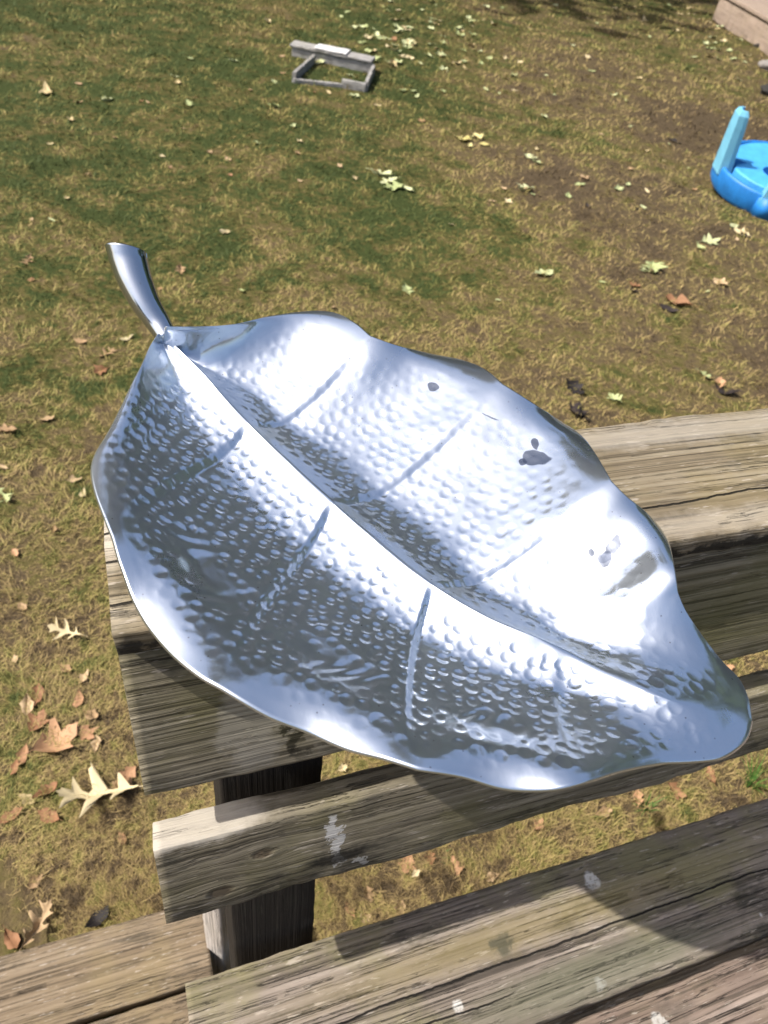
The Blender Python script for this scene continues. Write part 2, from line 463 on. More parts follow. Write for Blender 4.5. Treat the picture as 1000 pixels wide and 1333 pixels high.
def board_mesh(name, L, w, t, r=0.004, seed=0, wear=0.0015, end_noise=0.002):
    """a sawn board along +X from 0 to L, width w (Y), thickness t (Z): eased worn edges, slightly uneven faces and ends"""
    nx = max(8, int(L / 0.006))
    prof = []
    hw, ht = w / 2, t / 2
    for cx, cy, a0 in ((hw - r, ht - r, 0), (-hw + r, ht - r, 90), (-hw + r, -ht + r, 180), (hw - r, -ht + r, 270)):
        for k in range(4):
            a = R_(a0 + k * 30)
            prof.append((cx + r * math.cos(a), cy + r * math.sin(a), math.cos(a), math.sin(a), 1.0))
        nxt = {0: (0, ht, 0, 1), 90: (-hw, 0, -1, 0), 180: (0, -ht, 0, -1), 270: (hw, 0, 1, 0)}[a0]
        if a0 in (0, 180):
            for fr in (0.5, 0.0, -0.5):
                sx = fr if a0 == 0 else -fr
                prof.append((sx * hw, nxt[1], nxt[2], nxt[3], 0.25))
        else:
            prof.append((nxt[0], 0, nxt[2], nxt[3], 0.25))
    P = np.array(prof)
    m_ = len(P)
    off = seed * 13.7
    verts = []
    for i in range(nx + 1):
        x = L * i / nx
        for k in range(m_):
            a, b, na, nb, ed = P[k]
            q = mnoise.noise(Vector((x * 14 + off, a * 45, b * 45))) * 0.6 + mnoise.noise(Vector((x * 60 + off, a * 160, b * 160))) * 0.4
            dsp = q * wear * (0.3 + ed) - wear * 0.5 * ed
            ex = 0.0
            if i in (0, nx):
                ex = mnoise.noise(Vector((a * 120 + off, b * 120, i))) * end_noise
            verts.append((x + ex, a + na * dsp, b + nb * dsp))
    faces = []
    for i in range(nx):
        for k in range(m_):
            k2 = (k + 1) % m_
            faces.append((i * m_ + k, i * m_ + k2, (i + 1) * m_ + k2, (i + 1) * m_ + k))
    faces.append(tuple(range(m_))[::-1])
    faces.append(tuple(nx * m_ + k for k in range(m_)))
    me = mesh_np(name, verts, faces, True)
    me.polygons[len(faces) - 1].use_smooth = False
    me.polygons[len(faces) - 2].use_smooth = False
    bm = bmesh.new()
    bm.from_mesh(me)
    bmesh.ops.recalc_face_normals(bm, faces=bm.faces)
    bm.to_mesh(me)
    bm.free()
    return me


RECL = 0.256
dn = Vector((0, -math.sin(RECL), -math.cos(RECL)))       # down along the reclined back
fr = Vector((0, -math.cos(RECL), math.sin(RECL)))        # out of its front face
BL = 1.75                                                # bench length
bench = empty('bench', (0, 0.0, LAWN))
tag(bench, 'weathered grey slatted wooden bench carrying the metal leaf platter', 'bench')


def bench_board(name, L, w, t, loc, mat, rot=(0, 0, 0), seed=0, wear=0.0015, r=0.004, x0=0.0, end_noise=0.002):
    o = link(name, board_mesh(name, L, w, t, r, seed, wear, end_noise), mat, bench)
    o.location = Vector(loc) - Vector(bench.location) + Vector((x0, 0, 0))
    o.rotation_euler = rot
    return o


CAPW, CAPT = 0.134, 0.024
bench_board('cap_board', BL, CAPW, CAPT, (0, CAPW / 2, -CAPT / 2), WOOD_CAP, seed=1, wear=0.0022)
front_top = Vector((0, 0.0115, -CAPT - 0.001))
srot = (R_(90) - RECL, 0, 0)         # local +Y up the back, local +Z out of the front
TS = 0.030
c1 = front_top + dn * 0.070 - fr * TS / 2
bench_board('back_slat', BL, 0.138, TS, c1, WOOD_SLAT, srot, seed=2)
c2 = front_top + dn * (0.140 + 0.0553 + 0.0502) - fr * TS / 2
bench_board('back_slat', BL, 0.1004, TS, c2, WOOD_SLAT2, srot, seed=3, wear=0.003, r=0.005)
# seat boards
SY = -0.0564
for k, mt in enumerate((WOOD_SEAT, WOOD_SEAT2, WOOD_SEAT2)):
    bench_board('seat_board', BL, 0.1374, 0.038, (0.0017, SY - 0.0687 - k * 0.1445, SEAT - 0.019), mt, seed=4 + k, wear=0.0022, r=0.004)


def square_bar(name, a, b, sx, sy, mat, parent, axis_y=Vector((0, 1, 0)), r=0.004):
    """a squared timber from a down to b"""
    a, b = Vector(a), Vector(b)
    d = (b - a)
    L = d.length
    X = d.normalized()
    Z = X.cross(axis_y).normalized()
    Y = Z.cross(X)
    o = link(name, board_mesh(name, L, sx, sy, r, hash(name) % 7 + L, 0.0012), mat, parent)
    mm = Matrix((( X.x, Y.x, Z.x, a.x), (X.y, Y.y, Z.y, a.y), (X.z, Y.z, Z.z, a.z), (0, 0, 0, 1)))
    o.matrix_local = Matrix.Translation(-Vector(parent.location)) @ mm
    return o


for px_ in (0.0965, 1.55):
    top = front_top - fr * (TS + 0.046) + dn * 0.006
    top.x = px_
    dp = Vector((0, -math.sin(0.165), -math.cos(0.165)))
    low = top + dp * 0.86
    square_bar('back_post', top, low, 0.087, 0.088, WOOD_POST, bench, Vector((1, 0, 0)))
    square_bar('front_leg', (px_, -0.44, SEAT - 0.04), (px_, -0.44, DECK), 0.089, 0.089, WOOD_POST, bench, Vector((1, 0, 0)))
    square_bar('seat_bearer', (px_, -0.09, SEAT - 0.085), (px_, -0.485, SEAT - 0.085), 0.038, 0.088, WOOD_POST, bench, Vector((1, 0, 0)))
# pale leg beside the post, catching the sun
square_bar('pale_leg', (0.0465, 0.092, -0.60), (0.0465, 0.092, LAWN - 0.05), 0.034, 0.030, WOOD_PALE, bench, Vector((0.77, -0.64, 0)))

# deck floor: the bay left of the bench runs farther out than the bay under it
deck = tag(empty('deck', (0, 0, DECK)), kind='structure')


def deck_board(x0, x1, yc, w, seed):
    o = link('deck_board', board_mesh('deck_board', x1 - x0, w, 0.034, 0.005, seed, 0.002), WOOD_DECK, deck)
    o.location = (x0, yc, -0.017)


yy = 0.168
for k in range(2):
    deck_board(-2.2, 0.030, yy - 0.0625, 0.1215, 20 + k)
    yy -= 0.1275
for k in range(7):
    deck_board(-2.2, 2.3, yy - 0.0625, 0.1215, 30 + k)
    yy -= 0.1275
for (a, b) in (((-2.2, 0.135), (0.03, 0.135)), ((0.05, -0.115), (2.3, -0.115))):
    o = link('rim_joist', board_mesh('rim_joist', b[0] - a[0], 0.034, 0.20, 0.003, 3), WOOD_DECK, deck)
    o.location = (a[0], a[1], -0.137)

# ------------------------------------------------------------------ leaf platter
KT = [0.0, 0.20, 0.38, 0.58, 0.817, 1.0]      # where the side veins leave the midrib
RIB = [(209, 431), (225, 446), (260, 481), (300, 525), (327, 553), (380, 605), (437, 657), (500, 712), (565, 762), (640, 805), (720, 838), (775, 866), (830, 894), (880, 917)]
RIGHT = [[(216, 425), (260, 425), (310, 422), (355, 412), (400, 405), (435, 407), (462, 420), (482, 437)],
         [(482, 437), (515, 449), (560, 460), (600, 468), (630, 480), (655, 500)],
         [(655, 500), (690, 522), (725, 545), (755, 565), (775, 590), (796, 626)],
         [(796, 626), (815, 645), (845, 670), (868, 700), (877, 735), (882, 770)],
         [(882, 770), (893, 795), (915, 828), (940, 860), (962, 883), (974, 908), (979, 937)]]
LEFT = [[(206, 434), (195, 452), (185, 475), (172, 500), (158, 530), (140, 565), (125, 590), (120, 612), (125, 640), (138, 675), (148, 700)],
        [(148, 700), (155, 725), (162, 745), (175, 780), (195, 815), (225, 850), (260, 878), (290, 895)],
        [(290, 895), (350, 930), (400, 950), (450, 972), (500, 985), (545, 999)],
        [(545, 999), (600, 1008), (650, 1023), (690, 1027), (730, 1024), (775, 1012)],
        [(775, 1012), (810, 1001), (860, 992), (900, 990), (935, 986), (958, 974), (973, 958), (979, 937)]]
NT_, NS = 430, 300


def resample(poly, u):
    P = np.array(poly, float)
    # Catmull-Rom densify
    Q = []
    for i in range(len(P) - 1):
        p0 = P[max(i - 1, 0)]; p1 = P[i]; p2 = P[i + 1]; p3 = P[min(i + 2, len(P) - 1)]
        for t in np.linspace(0, 1, 12, endpoint=False):
            Q.append(0.5 * ((2 * p1) + (-p0 + p2) * t + (2 * p0 - 5 * p1 + 4 * p2 - p3) * t * t + (-p0 + 3 * p1 - 3 * p2 + p3) * t ** 3))
    Q.append(P[-1])
    Q = np.array(Q)
    s = np.concatenate([[0], np.cumsum(np.hypot(*np.diff(Q, axis=0).T))])
    s /= s[-1]
    return np.stack([np.interp(u, s, Q[:, 0]), np.interp(u, s, Q[:, 1])], -1)


def rim_at(segs, t):
    out = np.zeros((len(t), 2))
    for k in range(5):
        sel = (t >= KT[k]) & (t <= KT[k + 1])
        out[sel] = resample(segs[k], (t[sel] - KT[k]) / (KT[k + 1] - KT[k]))
    return out


def unproj(pix, z):
    v = np.stack([(pix[:, 0] - 500) / FPX, np.ones(len(pix)), -(pix[:, 1] - 666.5) / FPX], -1) @ CB.T
    return CAM + v * ((z - CAM[2]) / v[:, 2])[:, None]


def build_platter():
    t = np.linspace(0, 1, NT_)
    lobe = np.zeros(NT_)                       # 0 at the vein notches, 1 in the middle of each lobe
    phase = np.zeros(NT_)
    for k in range(5):
        sel = (t >= KT[k]) & (t <= KT[k + 1])
        phase[sel] = k + (t[sel] - KT[k]) / (KT[k + 1] - KT[k])
        lobe[sel] = np.sin(math.pi * (phase[sel] - k)) ** 2 if k < 4 else np.sin(math.pi / 2 * np.clip((phase[sel] - k) * 1.5, 0, 1)) ** 2
    ends = (2 * t - 1)
    ztr = 0.0035 + 0.031 * np.clip(-ends, 0, 1) ** 2.4 + 0.012 * np.clip(ends, 0, 1) ** 2.4
    sm = np.clip((t - 0.74) / 0.26, 0, 1)
    sm = sm * sm * (3 - 2 * sm)
    zpk = {1: (0.056 + 0.003 * np.cos(t * 9) - 0.006 * t) * (1 - sm) + 0.037 * sm, -1: (0.040 + 0.003 * np.sin(t * 8 + 1) - 0.003 * t) * (1 - sm) + 0.037 * sm}
    rf = np.clip((t - 0.74) / 0.2, 0, 1)
    ridge = 0.0100 * np.clip(0.35 + t / 0.15, 0, 1) * (1 - rf * rf * (3 - 2 * rf))
    lw_ = np.clip((t - 0.76) / 0.20, 0, 1)
    lw_ = lw_ * lw_ * (3 - 2 * lw_)
    rib3 = unproj(resample(RIB, t), (ztr + ridge) * (1 - lw_) + 0.027 * lw_)
    rimpix = {1: rim_at(RIGHT, t), -1: rim_at(LEFT, t)}
    K = {1: 0.45 + 1.75 * lobe + 0.15 * sm, -1: 0.60 + 1.60 * lobe}
    K[-1] = K[-1] * (1 - sm) + K[1] * sm
    u0 = 0.70
    lipw = np.clip((t - 0.76) / 0.20, 0, 1)
    lipw = lipw * lipw * (3 - 2 * lipw)
    TR = 0.24

    def prof(a, side):
        """height over the trough for |s| = a (columns) along the leaf (rows)"""
        u = np.clip((a - TR) / (1 - TR), 0, 1)
        h = u * u / (u + 0.16) * 1.16
        us = u0 + (0.08 * (1 - sm) if side > 0 else 0.0 * sm)
        us = us + 0.08 * sm
        q = np.clip(u[None, :] - us[:, None], 0, 1)
        h = h[None, :] - K[side][:, None] * (q * q / (2 * (1 - us[:, None]))) * 1.05
        rdg = ridge[:, None] * (np.clip(1 - a / TR, 0, 1) ** 1.55)[None, :]
        cup = ztr[:, None] + np.maximum(zpk[side] - ztr, 0.004)[:, None] * h + rdg
        lip = 0.027 - 0.010 * (a ** 1.7)[None, :] + 0.0 * cup
        return cup * (1 - lipw[:, None]) + lip * lipw[:, None]

    s = np.linspace(-1, 1, NS)
    s = np.sign(s) * np.abs(s) ** 0.97
    XYZ = np.zeros((NT_, NS, 3))
    smooth_w = np.zeros((NT_, NS))
    for side in (1, -1):
        zr = prof(np.array([1.0]), side)[:, 0]
        rim3 = unproj(rimpix[side], zr)
        cols = np.where(s * side >= 0)[0]
        a = np.abs(s[cols])
        z = prof(a, side)
        xy = rib3[:, None, :2] * (1 - a)[None, :, None] + rim3[:, None, :2] * a[None, :, None]
        # veins curve a little toward the tip
        # side veins: shallow saw-tooth creases between pillowed panels
        phi = phase[:, None] - 0.06 * side * np.sin(a * 3)[None, :]
        fracp = phi - np.floor(phi)
        saw = np.where(fracp < 0.95, fracp / 0.95, (1 - fracp) / 0.05)
        amp = (0.0017 if side > 0 else 0.0033) * np.clip(a / 0.06, 0, 1) * np.clip((0.95 - a) / 0.35, 0, 1)
        z = z - amp[None, :] * (1 - saw) * np.clip(np.minimum(t / 0.1, (1 - t) / 0.1), 0, 1)[:, None]
        # the chased vein line itself
        dv = (phi - np.round(phi)) * 0.088
        gv = np.exp(-(dv / 0.0013) ** 2) * np.clip(a / 0.05, 0, 1)[None, :] * np.clip((0.84 - a) / 0.25, 0, 1)[None, :]
        z = z - (0.00022 if side > 0 else 0.00035) * gv * np.clip(np.minimum(t / 0.1, (0.92 - t) / 0.05), 0, 1)[:, None]
        if side < 0:
            # long shallow planished hollows inside the near rim, one to a lobe
            for tc, ac in ((0.285, 0.70), (0.475, 0.69), (0.69, 0.68)):
                q = ((t - tc) / 0.070)[:, None] ** 2 + ((a - ac) / 0.10)[None, :] ** 2
                w = np.exp(-q * 1.2)
                rip = np.sin(t[:, None] * 210 + a[None, :] * 38 + 3 * np.sin(t[:, None] * 47 + a[None, :] * 21))
                z = z - 0.0027 * w + 0.00036 * rip * w
                smooth_w[:, cols] = np.maximum(smooth_w[:, cols], np.clip(w * 1.8 - 0.3, 0, 1))
        XYZ[:, cols, :2] = xy
        XYZ[:, cols, 2] = z
    # gentle hand-beaten unevenness
    # ease the tip, where the two halves run into each other past the end of the midrib
    wt_ = np.clip((t - 0.76) / 0.16, 0, 1)[:, None] * np.clip((0.97 - np.abs(s)) / 0.16, 0, 1)[None, :]
    wt_[:2] = 0
    wt_ = (wt_ * wt_ * (3 - 2 * wt_))[:, :, None] * 0.9
    for _ in range(260):
        dnb = np.concatenate([XYZ[1:], XYZ[-2:-1, ::-1]], 0)
        upb = np.concatenate([XYZ[:1], XYZ[:-1]], 0)
        avg = (dnb + upb + np.roll(XYZ, 1, 1) + np.roll(XYZ, -1, 1)) / 4
        new = XYZ + (avg - XYZ) * wt_
        new[-1] = (new[-1] + new[-1, ::-1]) / 2
        XYZ = new
    P = XYZ.reshape(-1, 3)
    lowf = np.array([mnoise.noise(Vector((p[0] * 30, p[1] * 30, 1.7))) * 0.0008 + mnoise.noise(Vector((p[0] * 75, p[1] * 75, 5.7))) * 0.00022 for p in P])
    edge = np.abs(s)[None, :].repeat(NT_, 0).reshape(-1)
    tt = t[:, None].repeat(NS, 1).reshape(-1)
    P[:, 2] += lowf * np.clip((1 - edge) / 0.15, 0.15, 1) * np.clip(tt / 0.08, 0.05, 1)
    # hammer dents: struck in staggered rows, every one a little different
    dents = []
    sp = 0.0093
    mn, mx = P[:, :2].min(0), P[:, :2].max(0)
    axis = np.array([0.545, -0.839])
    perp = np.array([0.839, 0.545])
    cen = (mn + mx) / 2
    for i in range(-40, 41):
        for j in range(-40, 41):
            c = cen + axis * (i * sp + (j % 2) * sp / 2) + perp * (j * sp * 0.88)
            c = c + rng.normal(0, 0.0014, 2)
            dents.append((*c, rng.uniform(0.0029, 0.0043), rng.uniform(0.00026, 0.00058)))
    D = np.array(dents)
    ord_ = {}
    cell = 0.01
    keys = np.floor(P[:, :2] / cell).astype(int)
    for n_, k in enumerate(map(tuple, keys)):
        ord_.setdefault(k, []).append(n_)
    # dents fade out on the smooth rim and thin out on the far side and the tip
    fade = (1 - smooth_w.reshape(-1)) * np.clip((0.96 - edge) / 0.16, 0.05, 1) * np.clip((edge - 0.035) / 0.05, 0.0, 1)
    dz = np.zeros(len(P))
    for (x, y, r, dep) in D:
        kx, ky = int(math.floor(x / cell)), int(math.floor(y / cell))
        ids = [q for a_ in (-1, 0, 1) for b_ in (-1, 0, 1) for q in ord_.get((kx + a_, ky + b_), ())]
        if not ids:
            continue
        ids = np.array(ids)
        d2 = ((P[ids, 0] - x) ** 2 + (P[ids, 1] - y) ** 2) / (r * r)
        hit = d2 < 1.7
        ids = ids[hit]
        d2 = d2[hit]
        w = np.where(d2 < 1, -(1 - d2), 0.16 * np.sin(np.clip((np.sqrt(d2) - 1) / 0.304, 0, 1) * math.pi))
        dz[ids] += dep * w
    right = (s[None, :].repeat(NT_, 0).reshape(-1) > 0)
    fade = fade * np.clip((tt - 0.03) / 0.05, 0, 1) * np.clip((0.985 - tt) / 0.03, 0, 1)
    strength = np.where(right, np.clip(1.20 - edge * 1.15, 0.12, 1), 1.3) * np.where(tt > 0.86, 0.6, 1.0)
    P[:, 2] += dz * fade * strength
    XYZ = P.reshape(NT_, NS, 3)
    th = 0.0026
    # underside and a softly rounded rim
    top = XYZ.reshape(-1, 3)
    bot = top.copy()
    bot[:, 2] -= th
    cut = 0.0
    faces = []
    n = NT_ * NS
    I = np.arange(NT_ - 1)[:, None] * NS + np.arange(NS - 1)[None, :]
    I = I.reshape(-1)
    ft = np.stack([I, I + NS, I + NS + 1, I + 1], -1)
    fb = np.stack([I, I + 1, I + NS + 1, I + NS], -1) + n
    ring = [i * NS for i in range(NT_)] + [i * NS + NS - 1 for i in range(NT_ - 2, -1, -1)] + [j for j in range(NS - 2, 0, -1)]
    ring = np.array(ring)
    cxy = top[:, :2].mean(0)
    out = top[ring][:, :2] - cxy
    out /= np.linalg.norm(out, axis=1)[:, None]
    mid = top[ring].copy()
    mid[:, :2] += out * 0.0012
    mid[:, 2] -= th * 0.5
    V = np.concatenate([top, bot, mid])
    rn = len(ring)
    k = np.arange(rn)
    k2 = (k + 1) % rn
    f1 = np.stack([ring[k], 2 * n + k, 2 * n + k2, ring[k2]], -1)
    f2 = np.stack([2 * n + k, ring[k] + n, ring[k2] + n, 2 * n + k2], -1)
    F = np.concatenate([ft, fb, f1, f2])
    me = bpy.data.meshes.new('dish')
    me.vertices.add(len(V))
    me.vertices.foreach_set('co', V.reshape(-1))
    me.loops.add(F.size)
    me.loops.foreach_set('vertex_index', F.reshape(-1).astype(np.int32))
    me.polygons.add(len(F))
    me.polygons.foreach_set('loop_start', (np.arange(len(F)) * 4).astype(np.int32))
    me.update(calc_edges=True)
    bm = bmesh.new()
    bm.from_mesh(me)
    bmesh.ops.remove_doubles(bm, verts=[v for v in bm.verts if v.index % n >= (NT_ - 1) * NS or v.index >= 2 * n], dist=2e-6)
    bmesh.ops.recalc_face_normals(bm, faces=bm.faces)
    bm.to_mesh(me)
    bm.free()
    me.polygons.foreach_set('use_smooth', [True] * len(me.polygons))
    return me, V[:n]


pl_me, PV = build_platter()
lowest = PV[:, 2].min()
lowest -= 0.0026


def on_dish(px, py):
    """the dish's surface point seen at a photo pixel"""
    q = (PV - CAM) @ CB
    d = (500 + FPX * q[:, 0] / q[:, 1] - px) ** 2 + (666.5 - FPX * q[:, 2] / q[:, 1] - py) ** 2
    return PV[d.argmin()]


reflection_marks = [(on_dish(567, 503), 0.0052, 0.0042, 0.6, 0.85), (on_dish(700, 597), 0.0095, 0.0062, 0.9, 0.85), (on_dish(697, 578), 0.0028, 0.0045, 0.2, 0.85),
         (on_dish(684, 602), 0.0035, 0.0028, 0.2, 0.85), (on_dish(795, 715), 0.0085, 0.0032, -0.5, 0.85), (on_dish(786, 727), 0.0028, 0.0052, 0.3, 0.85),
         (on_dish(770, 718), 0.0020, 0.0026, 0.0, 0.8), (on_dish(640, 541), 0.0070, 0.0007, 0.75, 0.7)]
ALU = aluminium("hammered_aluminium", reflection_marks=reflection_marks)
ALU_STEM = aluminium("polished_stem", 0.10, 0.34, tint=0.72, haze=0.0)
platter = empty('leaf_platter', (0.17, 0.06, 0.0))
tag(platter, 'hammered silver metal leaf shaped platter with curved stem resting on the bench', 'platter')
dish = link('dish', pl_me, ALU, platter)
dish.location = -Vector(platter.location)
print('PLATTER lowest', lowest)


def build_stem():
    ctr = [(219, 442, 0.0345), (206, 420, 0.041), (190, 396, 0.050), (176, 366, 0.061), (168, 340, 0.071), (165, 326, 0.077)]
    wid = [27, 32, 38, 45, 49, 51]
    P = np.array([at(a, b, z) for a, b, z in ctr])
    W = np.array([w * px_size(p) for w, p in zip(wid, P)])
    q = np.linspace(0, len(P) - 1, 40)
    C = np.stack([np.interp(q, range(len(P)), P[:, i]) for i in range(3)], -1)
    Wd = np.interp(q, range(len(P)), W)
    for _ in range(6):
        C[1:-1] = (C[:-2] + 2 * C[1:-1] + C[2:]) / 4
        Wd[1:-1] = (Wd[:-2] + 2 * Wd[1:-1] + Wd[2:]) / 4
    tang = np.gradient(C, axis=0)
    tang /= np.linalg.norm(tang, axis=1)[:, None]
    n = 24
    verts, faces = [], []
    for i in range(len(C)):
        T = Vector(tang[i])
        S = T.cross(Vector((0, 0, 1))).normalized()
        U = S.cross(T)
        f_ = i / (len(C) - 1)
        skew = max(0.0, (f_ - 0.2) / 0.8) ** 1.5 * 0.55
        for k in range(n):
            a = 2 * math.pi * k / n
            ca, sa = math.cos(a), math.sin(a)
            ca2 = math.copysign(abs(ca) ** 0.95, ca)
            sa2 = math.copysign(abs(sa) ** 0.95, sa)
            p = Vector(C[i]) + S * (ca2 * Wd[i] * 0.5) + U * (sa2 * Wd[i] * 0.47) - T * (ca2 * Wd[i] * 0.30 * skew)
            verts.append(p)
    for i in range(len(C) - 1):
        for k in range(n):
            k2 = (k + 1) % n
            faces.append((i * n + k, i * n + k2, (i + 1) * n + k2, (i + 1) * n + k))
    faces.append(tuple(range(n))[::-1])
    # rounded-over cut end
    last = (len(C) - 1) * n
    cen = sum((verts[last + k] for k in range(n)), Vector()) / n
    b0 = len(verts)
    T = Vector(tang[-1])
    for sc, up in ((0.93, 0.0008), (0.80, 0.0013)):
        for k in range(n):
            verts.append(cen + (verts[last + k] - cen) * sc + T * up)
    for ring in range(2):
        a0 = last if ring == 0 else b0
        a1 = b0 + ring * n
        for k in range(n):
            k2 = (k + 1) % n
            faces.append((a0 + k, a0 + k2, a1 + k2, a1 + k))
    faces.append(tuple(b0 + n + k for k in range(n)))
    me = mesh_np('stem', verts, faces)
    bm = bmesh.new(); bm.from_mesh(me); bmesh.ops.recalc_face_normals(bm, faces=bm.faces); bm.to_mesh(me); bm.free()
    return me


stem = link('stem', build_stem(), ALU_STEM, platter)
stem.location = -Vector(platter.location)

# ------------------------------------------------------------------ fallen leaves
def leaf_mat(name, a, b, rough=0.7):
    N = NT(name)
    obj = N.n('ShaderNodeTexCoord', out=3)
    n1 = N.noise(obj, 55.0, 4, 0.6)
    rnd = N.n('ShaderNodeObjectInfo', out=5)
    c = N.mix(N.step(N.m('ADD', n1, N.m('MULTIPLY', N.m('SUBTRACT', rnd, 0.5), 0.5)), 0.25, 0.75), a, b)
    return N.set(Base_Color=c, Roughness=rough, Specular_IOR_Level=0.25)


LM = {
    'cream': leaf_mat('cream_leaf', (0.40, 0.31, 0.16), (0.55, 0.46, 0.28)),
    'green': leaf_mat('pale_green_leaf', (0.30, 0.34, 0.15), (0.50, 0.52, 0.30)),
    'tan': leaf_mat('tan_leaf', (0.28, 0.18, 0.095), (0.44, 0.32, 0.19)),
    'brown': leaf_mat('brown_leaf', (0.23, 0.115, 0.058), (0.42, 0.25, 0.14)),
    'dark': leaf_mat('dark_leaf', (0.012, 0.010, 0.010), (0.04, 0.03, 0.028)),
    'yellow': leaf_mat('yellow_leaf', (0.42, 0.36, 0.13), (0.58, 0.52, 0.25)),
}


def leaf_mesh(name, outline, curl, fold, seed):
    """a thin leaf blade about 1 long on X: outline of half widths, curled and folded on its midrib, with its stalk"""
    rr = random.Random(seed)
    n = len(outline)
    V, F = [], []
    ph = rr.uniform(0, 6)

    def lift(x, y):
        return curl * ((x - 0.5) ** 2 - 0.08) * 1.4 + fold * abs(y) * 1.1 + 0.05 * curl * math.sin(x * 9 + ph) + 0.08 * curl * math.sin(y * 14 + ph)
    for side in (1, -1):
        b0 = len(V)
        sh = rr.uniform(-0.05, 0.05)
        for (x, w) in outline:
            w2 = w * rr.uniform(0.6, 1.25)
            for k in range(4):
                y = side * w2 * k / 3
                xx = x + rr.uniform(-0.012, 0.012) * (k > 0) + (0.45 * w2 + (sh if 0.1 < x < 0.9 else 0)) * k / 3
                V.append((xx - 0.5, y, lift(x, y)))
        for i in range(n - 1):
            for k in range(3):
                a = b0 + i * 4 + k
                F.append((a, a + 4, a + 5, a + 1) if side > 0 else (a, a + 1, a + 5, a + 4))
    b0 = len(V)
    for i in range(4):
        x = -0.18 + i * 0.06 + 0.0
        zz = lift(0, 0) - 0.02
        V += [(x - 0.5 + 0.0, -0.008, zz), (x - 0.5, 0.008, zz), (x - 0.5, 0, zz + 0.014)]
    for i in range(3):
        a = b0 + i * 3
        for k in range(3):
            k2 = (k + 1) % 3
            F.append((a + k, a + k2, a + 3 + k2, a + 3 + k))
    me = mesh_np(name, V, F, True)
    return me


OAK = [(0.0, 0.012), (0.06, 0.022), (0.13, 0.04), (0.19, 0.19), (0.22, 0.16), (0.25, 0.06), (0.32, 0.036), (0.40, 0.06), (0.47, 0.36), (0.50, 0.30), (0.54, 0.30), (0.57, 0.09), (0.64, 0.038), (0.72, 0.07), (0.77, 0.27), (0.80, 0.15), (0.84, 0.06), (0.91, 0.08), (0.95, 0.03), (1.0, 0.006)]
OVAL = [(0.0, 0.01), (0.08, 0.09), (0.18, 0.18), (0.3, 0.25), (0.45, 0.27), (0.6, 0.23), (0.75, 0.16), (0.88, 0.08), (1.0, 0.005)]
LOBE = [(0.0, 0.015), (0.08, 0.14), (0.17, 0.34), (0.26, 0.30), (0.34, 0.22), (0.45, 0.44), (0.55, 0.36), (0.64, 0.16), (0.78, 0.17), (0.9, 0.08), (1.0, 0.006)]
LSHAPE = {}
for kind, outl in (('oak', OAK), ('oval', OVAL), ('lobe', LOBE)):
    for c_, cv in ((0, 0.25), (1, 0.75), (2, 1.3)):
        LSHAPE[kind, c_] = (outl, cv)
LCACHE = {}
LOOK = {'cream': 'pale cream', 'green': 'pale green', 'tan': 'light tan', 'brown': 'reddish brown', 'dark': 'black shrivelled', 'yellow': 'pale yellow'}
SHP = {'oak': 'deep lobed', 'oval': 'narrow', 'lobe': 'broad crumpled'}


def leaf_place(px, py):
    if py > 980 and px > 300 or (px > 900 and py > 840):
        return 'seen through the gap behind the bench seat'
    if px < 200 and py > 1120:
        return 'lying close to the deck edge'
    if px < 200 and py > 780:
        return 'lying on dry grass beside the bench end'
    if px < 260 and py > 300:
        return 'lying on the lawn beside the platter stem'
    if px > 700 and py > 440:
        return 'lying on the lawn just behind the bench top'
    if px > 780 and 140 < py <= 440:
        return 'lying on the dark ground near the blue toy'
    if py < 140 and 430 < px < 720:
        return 'in the drift beside the grey planter box'
    if py < 140 and px >= 720:
        return 'on the shaded grass near the timber edging'
    if 430 < px < 780 and py < 330:
        return 'lying on or around the bare brown patch'
    return 'lying on the open lawn'


def fallen(px, py, size, shape, col, curl=1, ang=None, label=None, lift=0.007, lean=None):
    """one fallen leaf about `size` photo pixels long where that pixel meets the lawn"""
    key = (shape, curl, col, random.randrange(3))
    if key not in LCACHE:
        outl, cv = LSHAPE[shape, curl]
        me = leaf_mesh('fallen_leaf', outl, cv * 0.5, cv * 0.35, len(LCACHE))
        me.materials.append(LM[col])
        LCACHE[key] = me
    p = at(px, py, LAWN + 0.02)
    p = at(px, py, float(lawn_z(p[0], p[1])) + lift)
    o = bpy.data.objects.new('oak_leaf' if shape == 'oak' else 'fallen_leaf', LCACHE[key])
    COL.objects.link(o)
    L = size * px_size(p)
    o.scale = (L, L, L)
    o.location = p
    a = random.uniform(0, 6.28) if ang is None else ang
    o.rotation_euler = (random.uniform(-0.25, 0.25), random.uniform(-0.2, 0.2), a)
    if label:
        tag(o, label, 'leaf')
    else:
        lb = f'{LOOK[col]} {SHP[shape]} leaf {leaf_place(px, py)}'
        tag(o, lb, 'leaf', 'fallen leaves: ' + lb)
    return o


